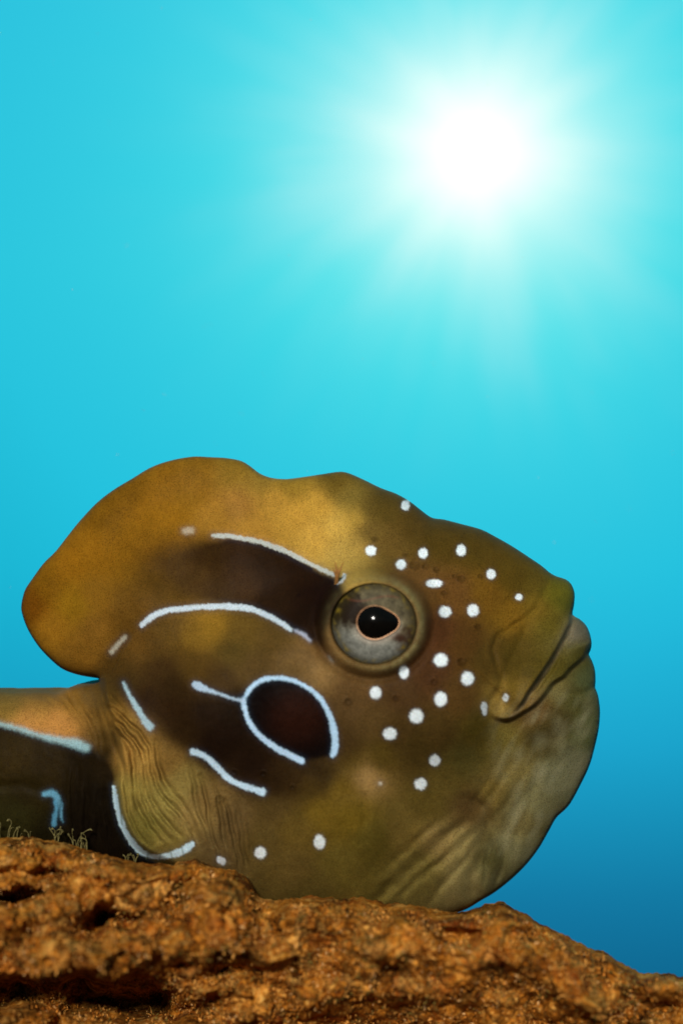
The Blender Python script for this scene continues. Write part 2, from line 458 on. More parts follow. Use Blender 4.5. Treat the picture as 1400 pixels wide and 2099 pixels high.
def solve_inflate():
    """smooth inflation of the outline: Poisson, coarse then fine"""
    cs = 8.0
    cx = np.arange(-2018, 1254, cs); cy = np.arange(916, 1914, cs)
    CXg, CYg = np.meshgrid(cx, cy)
    mk = inside(CXg, CYg, OUTLINE)
    h = np.zeros(mk.shape)
    ii, jj = np.indices(mk.shape)
    red = mk & ((ii + jj) % 2 == 0); blk = mk & ((ii + jj) % 2 == 1)
    for it in range(420):
        for m in (red, blk):
            s = np.zeros_like(h)
            s[1:-1, 1:-1] = (h[:-2, 1:-1] + h[2:, 1:-1] + h[1:-1, :-2] + h[1:-1, 2:] + 4 * cs * cs) / 4
            h = np.where(m, h + 1.93 * (s - h), h)
    Xf, Yf = np.meshgrid(GX, GY)
    mf = inside(Xf, Yf, OUTLINE)
    fx = (Xf - cx[0]) / cs; fy = (Yf - cy[0]) / cs
    ix = fx.astype(int); iy = fy.astype(int); ax = fx - ix; ay = fy - iy
    hf = (h[iy, ix] * (1 - ax) * (1 - ay) + h[iy, ix + 1] * ax * (1 - ay) + h[iy + 1, ix] * (1 - ax) * ay + h[iy + 1, ix + 1] * ax * ay)
    hf = np.where(mf, np.maximum(hf, 4), 0)
    for it in range(70):
        s = (hf[:-2, 1:-1] + hf[2:, 1:-1] + hf[1:-1, :-2] + hf[1:-1, 2:] + 4 * STEP * STEP) / 4
        hf[1:-1, 1:-1] = np.where(mf[1:-1, 1:-1], s, 0)
    return Xf, Yf, mf, np.maximum(hf, 0)

FX, FY, FM, FH = solve_inflate()

def shepard(samples, x, y, soft=22.0, p=2.2):
    a = np.asarray(samples, float)
    acc = 0; ws = 0
    for r in a:
        w = 1 / ((x - r[0]) ** 2 + (y - r[1]) ** 2 + soft * soft) ** p
        acc = acc + w[..., None] * r[2:]
        ws = ws + w
    return acc / ws[..., None]

def on_grid(samples, soft=22.0, p=2.2, cs=8.0):
    """evaluate scattered samples on a coarse grid, then interpolate to the fine one"""
    cx = np.arange(GX[0] - cs, GX[-1] + 3 * cs, cs); cy = np.arange(GY[0] - cs, GY[-1] + 3 * cs, cs)
    A, B = np.meshgrid(cx, cy)
    v = shepard(samples, A, B, soft, p)
    fx = (FX - cx[0]) / cs; fy = (FY - cy[0]) / cs
    ix = fx.astype(int); iy = fy.astype(int); ax = (fx - ix)[..., None]; ay = (fy - iy)[..., None]
    return v[iy, ix] * (1 - ax) * (1 - ay) + v[iy, ix + 1] * ax * (1 - ay) + v[iy + 1, ix] * (1 - ax) * ay + v[iy + 1, ix + 1] * ax * ay

THICK = [(80, 1250, .30), (130, 1150, .27), (250, 1050, .25), (400, 990, .22), (550, 1020, .25), (690, 1020, .34), (200, 1330, .42), (350, 1150, .40), (500, 1130, .48),
         (300, 1250, .52), (780, 1060, .50), (768, 1280, .70), (600, 1400, .72), (450, 1450, .70), (900, 1400, .72), (900, 1150, .58), (1000, 1150, .6), (1100, 1230, .52), (1150, 1220, .5),
         (1150, 1450, .5), (1050, 1700, .42), (1150, 1600, .40), (700, 1700, .70), (850, 1800, .56), (400, 1700, .66), (300, 1600, .62), (250, 1480, .60), (100, 1500, .58), (100, 1700, .58),
         (-300, 1600, .6), (-300, 1380, .12), (-800, 1360, .1), (-800, 1560, .6), (-1300, 1560, .7), (-1400, 1450, .15), (-1850, 1560, .12)]
Z = 400 * (FH / 400 ** 2) ** .36 * on_grid(THICK, 60, 2.0)[..., 0]      # flatter than a ball, with rounded rims

def local(pts, m):
    x0, x1, y0, y1 = box(pts, m)
    j0, j1 = np.searchsorted(GX, [x0, x1]); i0, i1 = np.searchsorted(GY, [y0, y1])
    return slice(i0, i1), slice(j0, j1)

def groove(pts, depth, width, raise_side=0.0):
    """crease along a polyline (third column: relative depth)"""
    pts = [tuple(p) + ((1.0,) if len(p) == 2 else ()) for p in pts]
    sp = spline(pts, 5)
    sl_ = local(sp, width * 4)
    gx, gy = FX[sl_], FY[sl_]
    dd, w = polydist(gx + 3.5 * perlin(gx / 24, gy / 24, 57), gy + 3.5 * perlin(gx / 24, gy / 24, 58), sp)
    w = w * (.75 + .8 * perlin(gx / 40, gy / 40, 59))
    Z[sl_] -= depth * w * np.exp(-(dd / width) ** 2)
    if raise_side: Z[sl_] += raise_side * w * np.exp(-((dd - 2 * width) / (1.4 * width)) ** 2)

def lip(edge, rest, amp, w, L, fade=(0, 0)):
    """raise the side of an edge that lies inside edge + rest: quick step at the edge, fading inwards and towards the ends"""
    sp = np.asarray(edge, float)
    arc = np.concatenate([[0], np.cumsum(np.hypot(*np.diff(sp, axis=0).T))])
    wt = np.ones(len(sp))
    if fade[0]: wt *= smooth(0, fade[0], arc)
    if fade[1]: wt *= smooth(0, fade[1], arc[-1] - arc)
    poly = np.vstack([sp, np.asarray(rest, float)])
    sl_ = local(poly, 10)
    x, y = FX[sl_], FY[sl_]
    dd, k = polydist(x, y, np.column_stack([sp, wt]))
    sd = np.where(inside(x, y, poly), dd, -dd)
    Z[sl_] += amp * k * smooth(-w * .3, w, sd) * np.exp(-(np.maximum(sd, 0) / L) ** 2)

# mouth: upper lip stands over the lower one, both stand over the chin
UPLIP = list(map(tuple, spline([(1174, 1262), (1172, 1276), (1160, 1301), (1143, 1334), (1120, 1371), (1100, 1400), (1085, 1421), (1076, 1438), (1062, 1456), (1046, 1470)], 5)))
LOLIP = list(map(tuple, spline([(1211, 1324), (1200, 1348), (1171, 1374), (1157, 1390), (1134, 1405), (1120, 1425), (1100, 1447), (1074, 1464), (1050, 1477), (1030, 1480), (1012, 1475), (996, 1466)], 5)))
lip(LOLIP, [(960, 1440), (900, 1300), (1000, 1100), (1240, 1100), (1260, 1300)], 26, 10, 60, (0, 50))
lip(UPLIP, [(1020, 1476), (990, 1468), (900, 1400), (900, 1250), (1000, 1050), (1240, 1100), (1240, 1255)], 34, 9, 70, (0, 50))
groove([(1180, 1268, .6), (1166, 1303), (1149, 1337), (1126, 1375), (1106, 1404), (1090, 1426), (1076, 1448, .3)], 12, 5)
lip(list(map(tuple, spline([(1150, 1325), (1170, 1326), (1190, 1320), (1212, 1313)], 5))), [(1240, 1330), (1200, 1420), (1100, 1480), (1100, 1400)], 9, 6, 25, (25, 0))
groove([(1123, 1194, .4), (1109, 1223, .8), (1096, 1247), (1081, 1263), (1056, 1281), (1025, 1300), (1014, 1316), (1012, 1338), (1019, 1367), (1026, 1396, .9), (1020, 1425, .3)], 5.5, 6, 2)
groove([(1089, 1265, .3), (1070, 1305), (1054, 1338), (1039, 1371), (1027, 1396, .6)], 4.5, 9, 1.2)
groove([(1030, 1400, .3), (1012, 1425), (1000, 1450), (1004, 1474, .8)], 4, 7, 1)
groove([(985, 1440, .3), (992, 1468), (1010, 1488), (1040, 1492), (1075, 1480), (1110, 1458, .3)], 7, 14)
groove([(1219, 1409, 1), (1200, 1418, .8), (1170, 1420, .5), (1140, 1412, .2)], 10, 9)
groove([(1085, 1300, .4), (1070, 1350), (1062, 1400), (1055, 1440, .3)], 3, 14)
groove([(1080, 1560, .3), (1120, 1520, 1), (1170, 1500, .6)], 10, 26)
groove([(930, 1090, .2), (1000, 1130), (1060, 1180), (1090, 1230, .2)], 3, 22)
# throat folds
for pts, dp, wd in [
    ([(960, 1640, .4), (985, 1660), (1000, 1690), (992, 1740), (975, 1800), (955, 1860, .5)], 26, 16),
    ([(1086, 1613, .3), (1060, 1650), (1035, 1700), (1020, 1750), (1015, 1800), (1000, 1840, .4)], 16, 16),
    ([(955, 1683, .4), (910, 1720), (860, 1765), (800, 1818), (770, 1845, .6)], 16, 11),
    ([(985, 1692, .3), (940, 1735), (890, 1775), (840, 1815), (815, 1850, .6)], 12, 8),
    ([(990, 1712, .3), (955, 1760), (910, 1810), (880, 1850, .6)], 8, 7),
    ([(930, 1660, .3), (880, 1700), (830, 1745), (780, 1790, .4)], 7, 8),
    ([(1050, 1560, .3), (1020, 1610), (990, 1655, .6)], 6, 8), ([(1075, 1570, .3), (1050, 1630), (1020, 1670, .6)], 6, 7),
    ([(1100, 1590, .3), (1090, 1640), (1055, 1720), (1040, 1780, .4)], 6, 9), ([(1030, 1540, .3), (1000, 1600), (970, 1640, .6)], 5, 8),
    ([(1010, 1700, .3), (1000, 1760), (985, 1830, .4)], 9, 5), ([(1035, 1730, .3), (1025, 1790), (1008, 1830, .4)], 7, 5),
    ([(745, 1640, .5), (748, 1680), (742, 1715, .6)], 4, 9), ([(735, 1630, .3), (700, 1625), (670, 1640, .3)], 3, 12)]:
    groove(pts, dp * .85, wd * 1.15, dp * .18)

# gill cover: its free edge stands over the body behind it
COLLAR = list(map(tuple, spline([(203, 1392), (208, 1425), (214, 1457), (228, 1495), (238, 1525), (243, 1560), (240, 1590), (235, 1616), (239, 1650), (250, 1690), (270, 1728), (300, 1752), (330, 1768), (380, 1790)], 5)))
lip(COLLAR, [(500, 1900), (800, 1800), (700, 1250), (300, 1250), (230, 1380)], 38, 16, 120)
rngw = np.random.default_rng(5)
WR = [
    ([(231, 1491), (252, 1512), (270, 1540), (275, 1590), (280, 1641), (297, 1680), (327, 1723)], 8),
    ([(240, 1480), (268, 1510), (292, 1545), (300, 1605), (317, 1650), (350, 1692), (372, 1715)], 7),
    ([(236, 1530), (250, 1560), (258, 1610), (264, 1660), (282, 1705), (306, 1735)], 7),
    ([(250, 1470), (285, 1500), (306, 1530), (312, 1580), (330, 1625), (360, 1660), (385, 1690)], 6),
    ([(262, 1560), (266, 1610), (274, 1655), (290, 1695), (315, 1732)], 5),
    ([(285, 1550), (288, 1600), (298, 1645), (322, 1690), (350, 1722)], 5),
    ([(340, 1640), (360, 1650), (380, 1680), (400, 1715), (412, 1740)], 6),
    ([(320, 1520), (326, 1570), (345, 1615), (372, 1645), (392, 1680), (410, 1720)], 5),
    ([(385, 1560), (398, 1610), (402, 1650), (420, 1690), (436, 1735)], 6),
    ([(411, 1590), (424, 1640), (430, 1690), (444, 1740), (450, 1770)], 6),
    ([(435, 1600), (450, 1650), (458, 1714), (470, 1765)], 5), ([(462, 1640), (474, 1690), (484, 1740), (492, 1785)], 5),
    ([(484, 1650), (493, 1700), (498, 1745), (512, 1790)], 5), ([(510, 1676), (514, 1730), (524, 1780)], 4),
    ([(225, 1450), (245, 1462), (268, 1485), (290, 1500)], 5), ([(228, 1465), (250, 1490), (280, 1522), (298, 1560)], 5),
    ([(222, 1420), (240, 1440), (262, 1470)], 4), ([(205, 1400), (220, 1450), (236, 1490), (250, 1530)], 6)]
for pts, dp in WR:
    n = len(pts)
    groove([(x, y, (.35 if i in (0, n - 1) else 1.0)) for i, (x, y) in enumerate(pts)], dp * rngw.uniform(1.2, 2.5), rngw.uniform(3.6, 5.8), dp * .55)
# upright skin folds on the body behind the gill cover
for k, x0 in enumerate([130, 149, 157, 174, 182, 199, 206, 221]):
    y0 = 1540 + 5 * k + rngw.uniform(0, 60)
    groove([(x0 + 6, y0, .1), (x0 + rngw.uniform(-3, 4), y0 + 55), (x0 + rngw.uniform(-3, 3), 1690), (x0 + 3 + rngw.uniform(-3, 5), 1760, .8)], rngw.uniform(3, 7.5), rngw.uniform(3.2, 5.5), 1.5)
groove([(120, 1419, .3), (150, 1430), (178, 1450), (200, 1490), (212, 1540, .6)], 14, 10, 3)
groove([(160, 1408, .4), (180, 1440), (195, 1470, .5)], 9, 6, 3)
groove([(0, 1612, 1), (50, 1612), (90, 1620, .4)], 8, 12)
for pts in ([(135, 1414, .4), (150, 1440), (172, 1475), (190, 1515, .5)], [(150, 1410, .4), (168, 1436), (188, 1470), (205, 1510, .5)], [(100, 1418, .3), (128, 1436), (150, 1462), (165, 1490, .3)], [(178, 1404, .5), (192, 1440), (204, 1480), (214, 1520, .5)], [(60, 1419, .3), (95, 1432), (120, 1450, .3)]):
    groove(pts, 7, 5, 2.5)
Z -= 16 * smooth(1462, 1412, FY) * smooth(215, 120, FX) * FM

# eye: raised lid ring round a socket
EX, EY = 766.0, 1279.0
er = np.hypot((FX - EX) / 1.04, (FY - EY) / .98)
eye_z = float(Z[np.argmin(abs(GY - EY)), np.argmin(abs(GX - EX))])
flat = smooth(150, 60, er)
Z = Z * (1 - flat * .9) + (eye_z + (FX - EX) * .02) * flat * .9
Z += 13 * np.exp(-((er - 93) / 13) ** 2) + 16 * np.exp(-((er - 70) / 45) ** 2)
Z -= 8 * np.exp(-((er - 116) / 9) ** 2)
Z -= 75 * smooth(86, 74, er)

# low relief: scattered pores and soft unevenness
PORES = [(849, 1157, 10), (830, 1137, 5), (893, 1167, 6), (909, 1215, 6), (978, 1284, 6), (945, 1355, 8), (888, 1397, 6), (810, 1430, 6), (983, 1180, 5),
         (713, 1437, 7), (612, 1219, 4), (600, 1614, 5), (450, 1636, 8), (480, 1583, 6), (540, 1586, 6), (870, 1160, 6), (944, 1185, 8), (930, 1180, 5), (767, 1104, 6), (603, 1291, 6)]
for x, y, r in PORES:
    sl_ = local([(x, y)], r * 3)
    dd = np.hypot(FX[sl_] - x, FY[sl_] - y)
    Z[sl_] += 2.2 * np.exp(-((dd - r) / (r * .3)) ** 2) - 1.2 * np.exp(-(dd / (r * .5)) ** 2)
Z += smooth(0, 900, FH) * (5 * perlin(FX / 120, FY / 120, 51) + 2.0 * perlin(FX / 45, FY / 45, 52) + .7 * perlin(FX / 14, FY / 14, 53))
Z = np.maximum(Z, .15 * np.sqrt(FH))

# ---- skin colours
BASE = [(60, 1240, 120, 70, 10), (100, 1200, 128, 84, 13), (110, 1290, 152, 102, 25), (170, 1350, 142, 96, 30), (150, 1150, 150, 98, 18), (190, 1130, 152, 100, 20),
        (220, 1060, 128, 85, 16), (260, 1010, 124, 82, 16), (330, 970, 138, 92, 20), (400, 955, 138, 95, 25), (480, 960, 142, 105, 35), (530, 985, 152, 115, 45),
        (390, 1010, 144, 98, 24), (300, 1050, 148, 98, 20), (350, 1070, 152, 101, 22), (440, 1060, 166, 115, 40), (490, 1040, 166, 115, 50), (520, 1080, 188, 132, 50),
        (560, 1030, 178, 130, 50), (600, 1060, 188, 138, 54), (650, 1040, 192, 143, 56), (690, 1080, 208, 162, 75), (650, 1100, 198, 149, 64), (600, 990, 152, 115, 40),
        (690, 985, 112, 86, 30), (720, 1020, 130, 105, 45), (700, 1140, 192, 152, 75), (725, 1060, 180, 140, 60), (760, 1040, 105, 82, 34), (725, 1120, 175, 138, 66), (760, 1090, 112, 86, 38),
        (200, 1220, 142, 96, 25), (200, 1290, 136, 92, 30), (150, 1240, 148, 104, 20), (260, 1240, 125, 85, 30), (230, 1150, 140, 92, 18),
        (290, 1320, 112, 76, 28), (240, 1370, 86, 58, 20), (350, 1300, 104, 74, 27), (430, 1285, 150, 108, 34), (400, 1300, 132, 95, 32), (500, 1290, 112, 82, 32),
        (480, 1340, 94, 71, 30), (560, 1310, 99, 72, 32), (620, 1350, 120, 89, 49), (650, 1370, 146, 110, 65), (600, 1370, 110, 81, 41), (400, 1370, 95, 66, 25),
        (330, 1370, 70, 46, 20), (450, 1390, 78, 54, 25), (520, 1370, 97, 71, 35), (660, 1330, 120, 84, 45),
        (300, 1440, 50, 30, 12), (350, 1450, 52, 32, 14), (420, 1470, 42, 26, 14), (470, 1500, 36, 21, 12), (440, 1530, 36, 21, 12), (520, 1570, 40, 24, 14),
        (380, 1490, 50, 32, 14), (350, 1410, 58, 38, 16),
        (560, 1600, 50, 32, 15), (480, 1460, 38, 24, 12), (600, 1590, 60, 40, 18), (640, 1610, 82, 60, 24), (640, 1575, 58, 40, 20), (700, 1520, 80, 56, 28), (710, 1545, 72, 50, 24), (660, 1590, 62, 44, 20), (820, 1500, 84, 60, 28), (900, 1500, 86, 63, 28), (250, 1400, 66, 46, 20), (320, 1330, 92, 64, 24),
        (780, 1040, 92, 70, 25), (850, 1080, 92, 68, 25), (800, 1110, 110, 82, 35), (900, 1100, 90, 67, 22), (980, 1120, 92, 69, 22), (850, 1200, 116, 79, 38), (930, 1220, 112, 74, 32),
        (1000, 1220, 122, 84, 25), (1050, 1180, 98, 74, 22), (1100, 1190, 98, 77, 25), (1140, 1210, 110, 98, 26), (1165, 1225, 100, 94, 28), (1100, 1250, 118, 90, 28),
        (1130, 1280, 98, 82, 25), (1050, 1260, 128, 90, 25), (900, 1300, 92, 54, 28), (950, 1320, 96, 62, 25), (880, 1380, 86, 53, 28), (940, 1430, 96, 66, 30),
        (1000, 1350, 92, 67, 25), (1060, 1350, 90, 69, 22), (1030, 1440, 156, 122, 56), (1060, 1420, 118, 90, 32), (1100, 1370, 92, 74, 25), (1140, 1370, 88, 75, 25), (1190, 1335, 90, 80, 28), (1195, 1295, 112, 100, 84), (1178, 1302, 124, 112, 96),
        (820, 1420, 86, 58, 30), (740, 1400, 110, 78, 42), (720, 1450, 100, 72, 40), (760, 1480, 96, 70, 35),
        (850, 1530, 80, 60, 25), (780, 1550, 92, 70, 25), (720, 1560, 102, 78, 28), (700, 1620, 118, 90, 30), (750, 1590, 160, 122, 74), (660, 1660, 122, 94, 30),
        (600, 1700, 110, 85, 35), (720, 1680, 118, 92, 28), (760, 1720, 106, 88, 34), (700, 1780, 116, 96, 40), (600, 1780, 112, 88, 42), (650, 1820, 104, 84, 38),  # low head colours lifted to offset the shade there
        (540, 1720, 105, 82, 40), (480, 1680, 112, 86, 50), (560, 1660, 95, 72, 35), (830, 1700, 122, 97, 45), (880, 1650, 106, 84, 35), (920, 1600, 112, 90, 40),
        (950, 1560, 102, 87, 40), (980, 1500, 96, 77, 28), (1030, 1520, 130, 110, 52), (1050, 1580, 132, 112, 64), (1000, 1620, 118, 95, 45), (960, 1650, 98, 72, 38),
        (900, 1720, 134, 108, 62), (860, 1780, 112, 94, 46), (960, 1740, 146, 124, 76), (960, 1800, 150, 130, 82), (1010, 1760, 84, 76, 42), (1020, 1800, 100, 90, 55),  # throat values brightened against the shade too
        (1060, 1680, 116, 100, 60), (1100, 1640, 124, 114, 78), (1140, 1600, 116, 110, 80), (1180, 1560, 116, 110, 82), (1200, 1500, 98, 98, 60), (1140, 1480, 82, 70, 38),
        (1110, 1500, 90, 76, 40), (1180, 1430, 86, 80, 40), (1150, 1412, 132, 115, 68), (1200, 1395, 96, 98, 60), (1100, 1462, 114, 80, 40), (1060, 1750, 130, 120, 84), (1040, 1810, 110, 102, 68),
        (215, 1420, 98, 70, 26), (240, 1470, 136, 96, 40), (270, 1480, 146, 108, 50), (260, 1540, 168, 122, 58), (300, 1560, 172, 130, 64), (340, 1560, 130, 95, 45), (280, 1620, 150, 126, 62),
        (330, 1640, 150, 128, 66), (380, 1600, 138, 114, 60), (300, 1700, 122, 106, 48), (350, 1720, 134, 112, 56), (400, 1680, 150, 120, 68), (430, 1640, 126, 96, 52), (440, 1740, 112, 88, 52),
        (20, 1440, 140, 106, 46), (20, 1420, 110, 86, 38), (80, 1422, 112, 84, 36), (80, 1445, 170, 120, 56), (120, 1480, 192, 130, 66), (150, 1440, 150, 104, 42), (190, 1420, 118, 86, 44), (60, 1480, 190, 130, 66), (-300, 1450, 150, 110, 50), (-900, 1500, 110, 80, 36),  # top edge of the back darkened, shading painted into the colour
        (-1700, 1560, 100, 72, 34), (225, 1520, 84, 60, 26), (-400, 1650, 60, 44, 20), (-1000, 1650, 70, 52, 24)]
BAND = [(230, 1130, 132, 86, 16), (300, 1110, 122, 80, 22), (350, 1130, 97, 64, 22), (420, 1130, 76, 49, 20), (500, 1120, 68, 42, 20), (550, 1150, 58, 35, 16), (620, 1180, 52, 30, 15),
        (650, 1210, 46, 24, 14), (640, 1260, 46, 26, 14), (500, 1200, 84, 55, 30), (400, 1190, 97, 66, 30), (300, 1190, 112, 76, 25), (330, 1225, 107, 74, 30), (450, 1225, 85, 58, 30),
        (560, 1230, 58, 36, 20), (660, 1300, 64, 40, 22), (680, 1330, 78, 50, 28), (250, 1180, 125, 85, 22)]
BODYDARK = [(30, 1550, 58, 42, 14), (100, 1560, 50, 36, 13), (170, 1560, 36, 25, 10), (60, 1620, 46, 35, 13), (40, 1670, 50, 44, 18), (200, 1640, 28, 20, 10), (180, 1700, 27, 19, 8),
            (100, 1720, 34, 28, 12), (220, 1570, 40, 28, 13), (0, 1510, 50, 36, 13), (-400, 1650, 60, 44, 20)]
LINE_A = [(437, 1098, 5), (470, 1099, 6), (500, 1104, 6), (530, 1110, 6), (555, 1118, 6), (585, 1130, 6), (615, 1145, 6), (640, 1158, 6), (665, 1170, 5.5), (686, 1179, 4)]
LINE_B = [(291, 1282, 6), (305, 1269, 7), (325, 1257, 7.5), (350, 1250, 6.5), (390, 1246, 7), (440, 1243, 8), (485, 1244, 8), (515, 1249, 7.5), (545, 1260, 7), (575, 1276, 7), (597, 1291, 5)]
RING = [(499, 1436, 5), (505, 1425, 5.5), (515, 1410, 6), (530, 1397, 6), (550, 1391, 6), (575, 1390, 5.5), (600, 1395, 5.5), (625, 1406, 5.5), (645, 1420, 5.5), (662, 1440, 6), (673, 1460, 6.5), (682, 1485, 7.5), (687, 1510, 8.5), (687, 1530, 8.5), (683, 1548, 6)]
RING2 = [(499, 1436, 6), (502, 1455, 6), (510, 1478, 6), (525, 1500, 6), (545, 1518, 6.5), (570, 1535, 7), (595, 1548, 7.5), (618, 1559, 8)]
LINE_E = [(397, 1541, 8), (410, 1545, 8), (428, 1556, 7), (445, 1572, 7), (462, 1590, 7), (485, 1605, 7), (510, 1614, 8), (537, 1623, 10)]
STEM = [(402, 1404, 9), (415, 1410, 9), (430, 1416, 6.5), (455, 1424, 4.5), (480, 1433, 3.5), (499, 1436, 5)]
LINE_D = [(254, 1400, 5), (262, 1418, 6), (275, 1440, 6.5), (288, 1462, 7), (298, 1478, 9), (308, 1490, 10)]
LINE_F = [(-60, 1472, 6), (0, 1484, 6), (40, 1494, 7), (90, 1510, 8), (130, 1519, 10), (158, 1526, 13), (176, 1531, 12)]
COLB = [(234, 1612, 4), (238, 1640, 6), (246, 1675, 7), (256, 1702, 7), (272, 1728, 7), (293, 1748, 7), (320, 1757, 6), (345, 1754, 7), (368, 1747, 9), (388, 1735, 9), (394, 1730, 7)]
MARK_G = [(92, 1628, 7), (106, 1625, 8), (117, 1633, 8), (124, 1650, 6), (126, 1672, 5), (129, 1684, 2)]
MARK_G2 = [(113, 1642, 4), (117, 1656, 5), (114, 1672, 6), (111, 1690, 6)]
SPOTS = [(831, 1036, 9, 10), (760, 1129, 11, 10.5), (822, 1157, 10.5, 10.5), (867, 1134, 9.5, 11), (945, 1128, 10, 11.5), (1006, 1177, 9.5, 10.5), (890, 1196, 17, 8.5), (912, 1254, 12.5, 11.5),
         (969, 1251, 12, 12.5), (1063, 1224, 7.5, 7), (903, 1353, 14.5, 13.5), (828, 1378, 10, 13), (958, 1391, 13, 14), (770, 1420, 11.5, 12.5), (903, 1433, 12.5, 15), (853, 1468, 14, 14.5),
         (799, 1504, 14, 12.5), (891, 1559, 11, 12), (862, 1607, 12.5, 12), (655, 1726, 11.5, 15), (534, 1748, 12, 12), (1036, 1430, 6, 8), (992, 1449, 7, 10), (993, 1459, 5, 8)]

def seg_mask(pts, feather=2.2):
    sp = spline(pts, 4)
    sl_ = local(sp, 40)
    jx = FX[sl_] + 2.2 * perlin(FX[sl_] / 7, FY[sl_] / 7, 61) + 2.0 * perlin(FX[sl_] / 3.3, FY[sl_] / 3.3, 63)
    jy = FY[sl_] + 2.2 * perlin(FX[sl_] / 7, FY[sl_] / 7, 62) + 2.0 * perlin(FX[sl_] / 3.3, FY[sl_] / 3.3, 64)
    dd, w = polydist(jx, jy, sp)
    w = w * (.86 + .35 * perlin(jx / 30, jy / 30, 65))
    return sl_, smooth(w + feather * .6, w - feather * .9, dd), np.exp(-(np.maximum(dd - w, 0) / 7) ** 2)

GAIN = (.60, .64, .62)     # pigment from photographed colour: takes out the lamp's strength and the blue of the water

